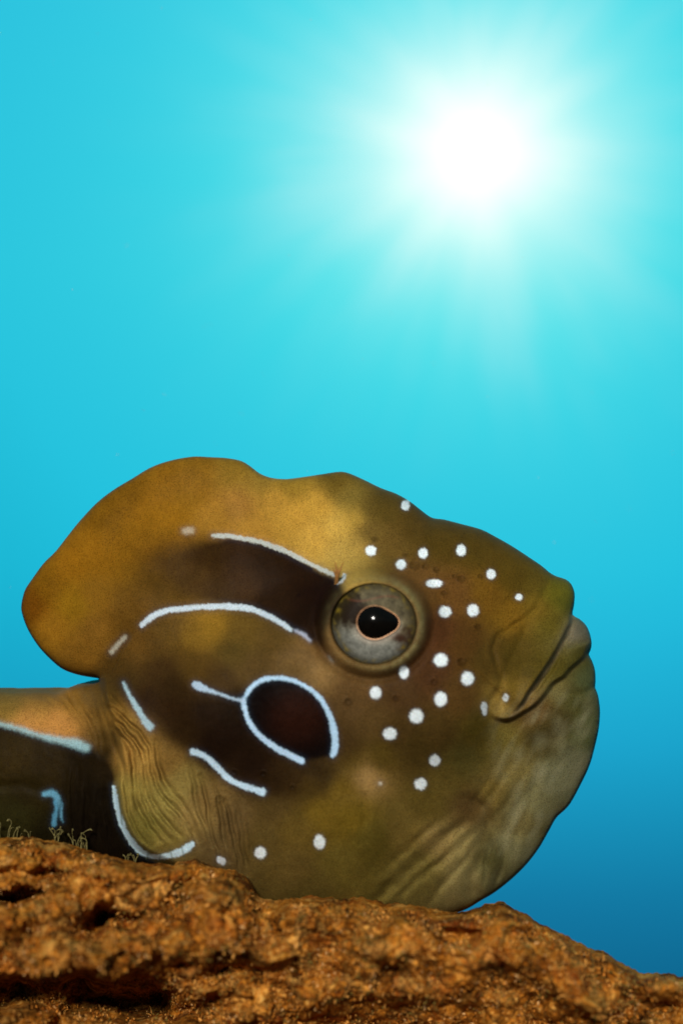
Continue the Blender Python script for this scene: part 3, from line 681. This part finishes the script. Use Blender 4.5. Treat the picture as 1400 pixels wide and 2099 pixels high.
def paint():
    col = lin(on_grid(BASE, 26, 2.4))
    # band that runs from the eye up into the crest, between the two light lines
    bandpoly = [p[:2] for p in LINE_A] + [(700, 1190), (712, 1220), (690, 1260), (668, 1300), (672, 1345), (640, 1318)] + [p[:2] for p in LINE_B[::-1]] + [(250, 1330), (215, 1300), (200, 1200), (230, 1130), (300, 1100), (380, 1095)]
    sl_ = local(bandpoly, 120)
    x, y = FX[sl_], FY[sl_]
    dd, _ = polydist(x, y, bandpoly, True)
    sd = np.where(inside(x, y, bandpoly), dd, -dd)
    fe = 8 + 62 * smooth(500, 300, x) + 6 * (x > 640)
    m = smooth(-fe * .6, fe, sd + 2 * perlin(x / 25, y / 25, 71))
    m *= smooth(190, 330, x)
    col[sl_] = col[sl_] * (1 - m[..., None]) + .72 * lin(on_grid(BAND, 22, 2.4))[sl_] * m[..., None]
    # dark flank below the light line; shaded valley at the gill cover painted in
    bd = [p[:2] for p in LINE_F] + [(205, 1524)] + [p for p in COLLAR if p[1] > 1515] + [(380, 1820), (-700, 1820), (-700, 1500)]
    sl_ = local(bd, 60)
    x, y = FX[sl_], FY[sl_]
    dd, _ = polydist(x, y, bd, True)
    sd = np.where(inside(x, y, bd), dd, -dd)
    m = smooth(-7, 8 + 26 * smooth(170, 215, x) * smooth(1600, 1550, y), sd)
    col[sl_] = col[sl_] * (1 - m[..., None]) + lin(on_grid(BODYDARK, 24, 2.2))[sl_] * m[..., None]
    # eye spot
    sl_ = local([(600, 1470)], 190)
    x, y = FX[sl_], FY[sl_]
    oc = [p[:2] for p in RING] + [p[:2] for p in RING2[::-1]]
    dd, _ = polydist(x, y, oc, True)
    sd = np.where(inside(x, y, oc), dd, -dd)
    m = smooth(-8, 6, sd)[..., None]
    cen = np.exp(-(((x - 610) / 62) ** 2 + ((y - 1470) / 58) ** 2) ** 1.5)[..., None]
    col[sl_] = col[sl_] * (1 - m) + (lin((20, 12, 10)) * (1 - cen) + lin((52, 24, 15)) * cen) * m
    # pale rim of the lips
    for e_, c_, k_ in ((UPLIP, (176, 150, 118), .5), (LOLIP[4:-4], (150, 128, 84), .28)):
        sl_ = local(e_, 14)
        dd, _ = polydist(FX[sl_], FY[sl_], e_)
        k = (k_ * np.exp(-(dd / 4.5) ** 2))[..., None]
        col[sl_] = col[sl_] * (1 - k) + lin(c_) * k
    # pores and small blotches
    for x0, y0, r in PORES:
        sl_ = local([(x0, y0)], r * 3)
        dd = np.hypot(FX[sl_] - x0, FY[sl_] - y0)
        k = .22 * np.exp(-((dd - r) / (r * .3)) ** 2) * (FY[sl_] > y0 - r * .4) + .26 * np.exp(-(dd / r) ** 4)
        col[sl_] *= 1 - k[..., None]
    # mottling
    mot = 1 + .07 * perlin(FX / 60, FY / 60, 81) + .14 * perlin(FX / 24, FY / 24, 82) + .10 * perlin(FX / 9, FY / 9, 83)
    col *= mot[..., None]
    fly = np.clip(.16 + .9 * perlin(FX / 34 + FY / 90, FY / 46, 84) + .5 * perlin((FX + FY * .5) / 15, FY / 40, 85), 0, .75)[..., None] * smooth(950, 1100, FX)[..., None] * smooth(1380, 1480, FY)[..., None]
    col = col * (1 - fly) + lin((146, 136, 104)) * fly
    # light marks with their faint blue edge
    white = np.zeros(FX.shape)
    tint = np.zeros(FX.shape + (3,))
    def lay(sl_, m, halo, c, s):
        cl = lin(c)
        hb = np.clip(halo - m, 0, 1)[..., None] * .15 * s
        col[sl_] = col[sl_] * (1 - hb) + lin((58, 86, 118)) * hb
        col[sl_] = col[sl_] * (1 - (m * s)[..., None]) + cl * (m * s)[..., None]
        white[sl_] = np.maximum(white[sl_], m * s)
    for pts, c, s, f in [(LINE_A, (178, 182, 178), .95, 3), (LINE_B, (188, 202, 214), .97, 3), (RING, (174, 206, 234), .97, 2.5), (RING2, (180, 210, 238), .97, 2.5),
                         (LINE_E, (186, 212, 232), .97, 3), (STEM, (164, 186, 208), .95, 3), (LINE_D, (150, 176, 188), .92, 4), (LINE_F, (136, 170, 178), .9, 9),
                         (COLB, (196, 226, 242), .98, 3), (MARK_G, (92, 146, 172), .9, 5), (MARK_G2, (80, 138, 168), .9, 4),
                         ([(230, 1336, 6), (240, 1324, 6), (257, 1306, 6)], (168, 164, 150), .85, 5), ([(378, 1088, 8), (387, 1087, 9), (392, 1087, 8)], (176, 164, 146), .75, 7),
                         ([(693, 1195, 3.5), (701, 1191, 4), (706, 1179, 4)], (196, 206, 212), .95, 2.5), ([(606, 1293, 4), (621, 1300, 5), (635, 1313, 4)], (172, 178, 200), .8, 5),
                         ([(449, 1762, 7), (456, 1766, 8)], (196, 206, 214), .95, 3), ([(674, 1345, 3), (682, 1356, 3)], (140, 150, 150), .5, 4), ([(779, 1606, 4), (780, 1606, 4)], (196, 190, 176), .8, 5)]:
        sl_, m, hl = seg_mask(pts, f)
        lay(sl_, m, hl, c, s)
    # folds split the blue border of the gill cover
    for a in [((243, 1615), (251, 1690)), ((330, 1750), (326, 1765)), ((350, 1742), (354, 1764)), ((372, 1735), (378, 1756)), ((306, 1746), (300, 1760))]:
        sl_ = local(a, 10)
        dd, _ = polydist(FX[sl_], FY[sl_], [a[0] + (1,), a[1] + (1,)])
        k = .6 * np.exp(-(dd / 1.8) ** 2)
        col[sl_] = col[sl_] * (1 - k[..., None]) + lin((90, 100, 80)) * k[..., None]
    for x0, y0, rx, ry in SPOTS:
        sl_ = local([(x0, y0)], 40)
        x, y = FX[sl_], FY[sl_]
        q = np.hypot((x - x0) / rx, (y - y0) / ry) + .16 * perlin(x / 7, y / 7, 91) + .16 * perlin(x / 3.1, y / 3.1, 92)
        r = (rx + ry) / 2
        lay(sl_, smooth(1.2, .76, q + .12 * perlin(x / 2.2, y / 2.2, 94)) * (1 - .3 * np.maximum(perlin(x / 4, y / 4, 93), 0)), np.exp(-(np.maximum(q - 1, 0) * r / 5) ** 2), (222, 232, 238), .97)
    # inside of the socket is dark
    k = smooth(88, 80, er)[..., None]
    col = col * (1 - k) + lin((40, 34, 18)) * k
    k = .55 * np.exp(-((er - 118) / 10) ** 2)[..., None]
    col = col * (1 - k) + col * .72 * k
    k = np.exp(-((er - 94) / 8.5) ** 2)[..., None] * (.15 + .5 * smooth(EX - 60, EX + 80, FX))[..., None] * (.8 + .5 * perlin(FX / 12, FY / 12, 95))[..., None]  # painted highlight on the lid ring, stronger towards the snout
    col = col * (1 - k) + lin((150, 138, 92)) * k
    wk = white[..., None]
    col = col * ((np.maximum(col.mean(-1, keepdims=True), .004) / .12) ** .12) ** (1 - wk)
    return np.clip(col * (np.array(GAIN) * (1 - wk) + .86 * wk), .0015, .9), white

SKIN, WHITE = paint()

fish = bpy.data.objects.new('fish', None)
COL.objects.link(fish)
FORG = P(650, 1880, 0)
fish.location = FORG
fish.empty_display_size = .01
fish['label'] = 'brown and gold crested fish with white spots and ringed black eye spot on reef rock'
fish['category'] = 'fish'

def skin_material():
    m, b, bs, px = new_mat('fish_skin')
    at = b.n('ShaderNodeAttribute', attribute_name='Col')
    vo = b.n('ShaderNodeTexVoronoi'); b.put(vo.inputs['Vector'], px); vo.inputs['Scale'].default_value = 1 / 4.4
    dots = b.ramp(vo.outputs['Distance'], [(.10, (.60, .56, .54)), (.45, (1.10, 1.10, 1.08))])
    dn = b.noise(px, 1 / 26, 3, .6)
    amt = b.math('MULTIPLY', b.math('SUBTRACT', 1.0, at.outputs['Alpha']), b.math('MULTIPLY_ADD', dn, .9, .25), clamp=True)
    c = b.mix(amt, at.outputs['Color'], b.mix(1.0, at.outputs['Color'], dots, 'MULTIPLY'))
    gr = b.noise(px, 1 / 3.0, 2, .6)
    c2 = b.mix(.5, c, b.ramp(gr, [(.30, (.58, .58, .58)), (.70, (1.34, 1.34, 1.34))]), 'MULTIPLY')
    b.nt.links.new(c2, bs.inputs['Base Color'])
    bs.inputs['Roughness'].default_value = .58
    bs.inputs['Specular IOR Level'].default_value = .03   # wet skin under water hardly reflects
    bump(b, bs, b.math('ADD', b.math('MULTIPLY', vo.outputs['Distance'], .5), b.noise(px, 1 / 9, 3, .6)), .22, 2.0)
    bs.inputs['Subsurface Weight'].default_value = .25
    bs.inputs['Subsurface Radius'].default_value = (1.0, .55, .25)
    bs.inputs['Subsurface Scale'].default_value = 12 * S
    return m

M_SKIN = skin_material()

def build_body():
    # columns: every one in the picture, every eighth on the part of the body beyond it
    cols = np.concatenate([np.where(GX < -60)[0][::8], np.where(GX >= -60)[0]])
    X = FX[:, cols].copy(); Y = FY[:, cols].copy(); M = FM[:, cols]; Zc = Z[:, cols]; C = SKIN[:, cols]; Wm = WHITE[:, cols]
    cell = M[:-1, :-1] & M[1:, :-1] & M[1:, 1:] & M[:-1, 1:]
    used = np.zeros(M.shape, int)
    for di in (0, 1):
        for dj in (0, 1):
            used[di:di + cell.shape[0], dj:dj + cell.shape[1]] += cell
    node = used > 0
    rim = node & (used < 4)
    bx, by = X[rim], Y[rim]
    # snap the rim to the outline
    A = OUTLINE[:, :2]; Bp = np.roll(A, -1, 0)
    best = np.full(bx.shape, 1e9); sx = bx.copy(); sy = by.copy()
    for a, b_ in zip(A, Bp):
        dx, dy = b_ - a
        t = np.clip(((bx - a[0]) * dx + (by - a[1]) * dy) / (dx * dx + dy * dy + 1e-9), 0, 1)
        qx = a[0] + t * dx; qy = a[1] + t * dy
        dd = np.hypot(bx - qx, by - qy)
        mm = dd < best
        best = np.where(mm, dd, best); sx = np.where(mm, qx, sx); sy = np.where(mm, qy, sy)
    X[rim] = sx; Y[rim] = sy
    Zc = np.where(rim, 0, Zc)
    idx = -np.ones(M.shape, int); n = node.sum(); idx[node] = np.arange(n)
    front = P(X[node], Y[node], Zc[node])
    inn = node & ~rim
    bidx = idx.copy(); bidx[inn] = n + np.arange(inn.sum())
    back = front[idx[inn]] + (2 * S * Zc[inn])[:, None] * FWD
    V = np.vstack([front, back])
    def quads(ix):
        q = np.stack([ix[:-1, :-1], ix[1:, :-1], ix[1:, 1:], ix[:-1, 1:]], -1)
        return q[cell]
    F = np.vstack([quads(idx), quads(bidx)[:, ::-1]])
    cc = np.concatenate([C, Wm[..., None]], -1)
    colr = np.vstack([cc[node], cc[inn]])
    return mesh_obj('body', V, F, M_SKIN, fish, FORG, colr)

body = build_body()

# ---- eyes
def iris_material():
    m, b, bs, px = new_mat('silver_iris')
    at = b.n('ShaderNodeAttribute', attribute_name='Col')
    gr = b.noise(px, 1 / 3.2, 3, .7)
    c = b.mix(.6, at.outputs['Color'], b.ramp(gr, [(.3, (.5, .5, .5)), (.7, (1.4, 1.4, 1.4))]), 'MULTIPLY')
    b.nt.links.new(c, bs.inputs['Base Color'])
    bs.inputs['Roughness'].default_value = .5
    bs.inputs['Specular IOR Level'].default_value = .06
    bump(b, bs, gr, .35, 2)
    return m
def plain(name, c, rough=.5, spec=.3, var=.25, scale=8):
    m, b, bs, px = new_mat(name)
    gr = b.noise(px, 1 / scale, 3, .6)
    c2 = b.mix(1.0, tuple(c), b.ramp(gr, [(.3, (1 - var,) * 3), (.7, (1 + var,) * 3)]), 'MULTIPLY')
    b.nt.links.new(c2, bs.inputs['Base Color'])
    bs.inputs['Roughness'].default_value = rough
    bs.inputs['Specular IOR Level'].default_value = spec
    return m
M_IRIS = iris_material()
M_PUPIL = plain('dark_pupil', lin((9, 7, 5)), .14, .2)
M_RIM = plain('copper_rim', lin((226, 150, 92)), .3, .5)

PUP = (EX + 2, EY - 3)
def pup_r(a):
    """pupil outline: a circle drawn out to a point on the snout side"""
    ca = np.cos(a)
    return 34.5 + 14 * np.maximum(ca, 0) ** 7 + 1.0 * np.cos(2 * a)

def build_eye(side):
    ze = eye_z - 30
    def place(x, y, z):
        p = P(x, y, z)
        if side < 0: p = p + (2 * S * z)[..., None] * FWD
        return p
    def cap(rn): return 60 * np.sqrt(np.maximum(1 - (rn / 1.12) ** 2, 0))
    na, nr = 200, 60
    a = np.linspace(0, 2 * np.pi, na, endpoint=False)
    A, T = np.meshgrid(a, np.linspace(0, 1, nr))
    R0 = pup_r(A)
    ox = PUP[0] - EX; oy = PUP[1] - EY
    ix_ = ox + R0 * np.cos(A); iy_ = oy - R0 * np.sin(A)
    exx = 88 * np.cos(A) * 1.02; eyy = -88 * np.sin(A) * .97
    x = ix_ + (exx - ix_) * T; y = iy_ + (eyy - iy_) * T
    rn = np.hypot(x / 88, y / 88)
    z = ze + cap(rn) + 2.5 * np.exp(-((T - .03) / .05) ** 2) - 4 * np.exp(-(T / .25) ** 2)
    # pigment, with a shadow painted on the hind side
    th = np.degrees(np.arctan2(-y, x))
    nz = perlin(x / 16, y / 16, 7) * .5 + perlin(x / 7, y / 7, 8) * .3
    rad = perlin(th / 7.0, rn * 3, 9) * .5
    tex = np.clip(1 + 1.1 * nz + .5 * rad, .25, 2.2)[..., None]
    ringt = (.95 + .09 * np.sin(rn * 27 + 5 * nz))[..., None]
    grey = lin((84, 76, 56)) * tex * ringt
    low = smooth(-5, 45, y - .25 * x)[..., None]
    c = grey * (1 - low) + lin((112, 112, 104)) * tex * ringt * low
    def sector(c0, hw, f):
        dth = np.abs((th - c0 + 180) % 360 - 180)
        return smooth(hw + f, hw - f, dth + 26 * nz + 10 * (rn - .6))
    w1 = sector(150, 34, 14)[..., None]
    c = c * (1 - w1) + lin((30, 21, 13)) * w1
    w2 = (sector(-28, 15, 15) * smooth(.02, .2, T))[..., None] * .85
    c = c * (1 - w2) + lin((54, 29, 17)) * w2
    # dark outer ring, broadened on the upper hind side as painted shadow
    side_k = .5 + .5 * np.cos(np.radians(th - 165))
    w3 = (smooth(.80 - .16 * side_k, 1.0, rn + .12 * nz))[..., None] * .8
    c = c * (1 - w3) + lin((44, 38, 18)) * w3
    gold = (np.exp(-((rn - .88) / .06) ** 2) * np.clip(perlin(th / 11, rn * 9, 5) * 2.2, 0, 1))[..., None] * .6
    c = c * (1 - gold) + lin((128, 108, 30)) * gold
    vein = (np.exp(-((y + 52 + 5 * np.sin(x / 18)) / 2.2) ** 2) * smooth(-62, -40, x) * smooth(60, 40, x))[..., None] * .35
    c = c * (1 - vein) + lin((110, 62, 46)) * vein
    # copper rim of the pupil, brightest below and towards the snout
    rimk = .30 + .70 * np.clip(.35 + .65 * np.cos(np.radians(th + 55)), 0, 1) + .5 * nz
    w4 = (np.exp(-((T - .015) / .03) ** 2) * np.clip(rimk * 1.25, .12, 1))[..., None]
    c = c * (1 - w4) + lin((232, 168, 122)) * w4
    pale = (np.exp(-((T - .12) / .12) ** 2) * smooth(-150, -60, -np.abs(th + 85) - 30))[..., None] * .45
    c = c * (1 - pale) + lin((176, 164, 148)) * pale
    V = place(EX + x, EY + y, z).reshape(-1, 3)
    idx = np.arange(na * nr).reshape(nr, na)
    nx = np.roll(idx, -1, 1)
    F = np.stack([idx[:-1], nx[:-1], nx[1:], idx[1:]], -1).reshape(-1, 4)
    if side > 0: F = F[:, ::-1]
    col = np.concatenate([np.clip(c, .004, .8), np.zeros(c.shape[:2] + (1,))], -1).reshape(-1, 4)
    eye = mesh_obj('eye', V, F, M_IRIS, fish, FORG, col)
    # pupil: dark lens sitting in the opening
    T2 = np.linspace(0, 1, 16)
    A2, TT = np.meshgrid(a, T2)
    Rr = (pup_r(A2) + 2.0) * TT
    x = ox + Rr * np.cos(A2); y = oy - Rr * np.sin(A2)
    z = ze + cap(np.hypot(x / 88, y / 88)) - 4 + 10 * (1 - TT ** 2)
    V = place(EX + x, EY + y, z).reshape(-1, 3)
    idx = np.arange(na * 16).reshape(16, na); nx = np.roll(idx, -1, 1)
    F = np.stack([idx[:-1], nx[:-1], nx[1:], idx[1:]], -1).reshape(-1, 4)
    if side > 0: F = F[:, ::-1]
    mesh_obj('pupil', V, F, M_PUPIL, eye, FORG)
    return eye

for s in (1, -1): build_eye(s)

# ---- small branched tentacle above the eye
def tube(path, radii, seg=7):
    """tapered tube; returns verts, quads"""
    path = np.asarray(path, float); n = len(path)
    tan = np.gradient(path, axis=0); tan /= np.linalg.norm(tan, axis=1)[:, None] + 1e-12
    ref = np.array([0.3, 1.0, 0.2])
    u = np.cross(tan, ref); u /= np.linalg.norm(u, axis=1)[:, None] + 1e-12
    v = np.cross(tan, u)
    a = np.linspace(0, 2 * np.pi, seg, endpoint=False)
    V = path[:, None] + np.asarray(radii)[:, None, None] * (np.cos(a)[None, :, None] * u[:, None] + np.sin(a)[None, :, None] * v[:, None])
    idx = np.arange(n * seg).reshape(n, seg); nx = np.roll(idx, -1, 1)
    F = np.stack([idx[:-1], nx[:-1], nx[1:], idx[1:]], -1).reshape(-1, 4)
    V = V.reshape(-1, 3)
    # end caps
    V = np.vstack([V, path[:1], path[-1:]])
    c0, c1 = n * seg, n * seg + 1
    capf = [[idx[0, (i + 1) % seg], idx[0, i], c0, c0] for i in range(0)]
    F = [tuple(f) for f in F]
    F += [(idx[-1, i], idx[-1, (i + 2) % seg], idx[-1, (i + 1) % seg], idx[-1, (i + 1) % seg]) for i in range(0)]
    return V, np.array(F)

def join(parts):
    Vs, Fs, n = [], [], 0
    for v, f in parts:
        Vs.append(v); Fs.append(f + n); n += len(v)
    return np.vstack(Vs), np.vstack(Fs)

def body_z(x, y):
    return float(Z[np.argmin(abs(GY - y)), np.argmin(abs(GX - x))])

M_CIRRUS = plain('orange_tentacle', lin((150, 106, 58)), .6, .05, .3, 6)
def build_cirrus(side):
    zb = body_z(690, 1196)
    parts = []
    for pts, r0 in [([(690, 1198, -4), (690, 1182, 12), (689, 1166, 20), (687, 1152, 24)], 5.0), ([(690, 1190, 4), (694, 1176, 18), (699, 1164, 24), (703, 1153, 28)], 4.0),
                    ([(689, 1184, 10), (692, 1172, 20), (694, 1162, 26)], 3.0), ([(690, 1186, 8), (685, 1172, 18), (682, 1163, 22)], 2.4)]:
        sp = spline(pts, 2)
        p = P(sp[:, 0], sp[:, 1], zb + sp[:, 2])
        if side < 0: p = p + (2 * S * (zb + sp[:, 2]))[:, None] * FWD
        parts.append(tube(p, np.linspace(r0, .5, len(sp)) * S))
    v, f = join(parts)
    return mesh_obj('tentacle', v, f, M_CIRRUS, fish, FORG)
for s in (1, -1): build_cirrus(s)

# ------------------------------------------------------------------ hydroid tufts on the rock, below the fish's flank
M_TUFT = plain('pale_hydroid', lin((92, 84, 50)), .7, .05, .6, 5)
def build_tuft(x0, n, hgt, spread, seed, name='hydroid_tuft'):
    r = np.random.default_rng(seed)
    parts = []
    for i in range(n):
        x = x0 + r.uniform(-spread, spread)
        y = np.interp(x, ROCK_X, ROCK_T)
        zf = 222 - r.uniform(0, 25)
        h = hgt * r.uniform(.25, 1.1)
        lean = r.uniform(-.8, .8) * h
        curl = r.uniform(-.7, .7) * h
        pts = [(x, y + 8, zf), (x + lean * .25, y - h * .35, zf + 3), (x + lean * .7, y - h * .8, zf + 4), (x + lean + curl * .6, y - h, zf + 6), (x + lean + curl, y - h * .92, zf + 8)]
        sp = spline(pts, 2.5)
        k = np.linspace(0, 1, len(sp))
        rad = r.uniform(.8, 1.5) - .5 * k + r.uniform(.6, 2.4) * np.exp(-((k - .93) / .08) ** 2)
        rad[-1] = .3
        parts.append(tube(P(sp[:, 0], sp[:, 1], sp[:, 2]), rad * S, 6))
    v, f = join(parts)
    org = P(x0, np.interp(x0, ROCK_X, ROCK_T), 175)
    o = mesh_obj(name, v, f, M_TUFT, origin=org)
    return o
TUFTS = [
    (164, 11, 30, 18, 1, 'pale curled hydroid tuft on rock below dark folded flank'),
    (121, 6, 26, 10, 2, 'thin hydroid tuft on rock under the light blue hooked mark'),
    (12, 6, 38, 16, 3, 'tall wispy hydroid tuft on rock in front of the dark body'),
    (266, 8, 13, 12, 4, 'short hydroid tuft on rock beside blue border of gill cover'),
    (50, 5, 16, 16, 5, 'low yellowish hydroid tuft on rock under the dark flank'),
    (430, 7, 12, 16, 6, 'short hydroid tuft on rock beside the lowest white cheek spot'),
    (505, 6, 10, 12, 7, 'small hydroid tuft on rock step under the wrinkled throat')]
for x0, n, h, sp_, sd_, lb in TUFTS:
    o = build_tuft(x0, n, h, sp_, sd_)
    o['label'] = lb; o['category'] = 'hydroid'; o['group'] = 'hydroid tufts on the reef rock'

# ------------------------------------------------------------------ specks drifting in the open water
def build_snow(n=90):
    r = np.random.default_rng(23)
    x = r.uniform(-500, 1900, n); y = r.uniform(-200, 1300, n); z = r.uniform(-900, -80, n)
    rad = r.uniform(.7, 1.7, n)
    octa = np.array([(1, 0, 0), (-1, 0, 0), (0, 1, 0), (0, -1, 0), (0, 0, 1), (0, 0, -1)], float)
    tri = np.array([(0, 2, 4), (2, 1, 4), (1, 3, 4), (3, 0, 4), (2, 0, 5), (1, 2, 5), (3, 1, 5), (0, 3, 5)])
    c = P(x, y, z)
    V = (c[:, None] + octa[None] * (rad[:, None, None] * r.uniform(.6, 1.3, (n, 6, 1))) * S).reshape(-1, 3)
    F = (np.arange(n)[:, None, None] * 6 + tri[None]).reshape(-1, 3)
    o = mesh_obj('marine_snow', V, F, plain('pale_specks', lin((210, 214, 205)), .8, .03, .1, 5), origin=P(700, 600, -400))
    o['label'] = 'tiny pale specks drifting in the open blue water'
    o['category'] = 'particles'
    o['kind'] = 'stuff'
build_snow()
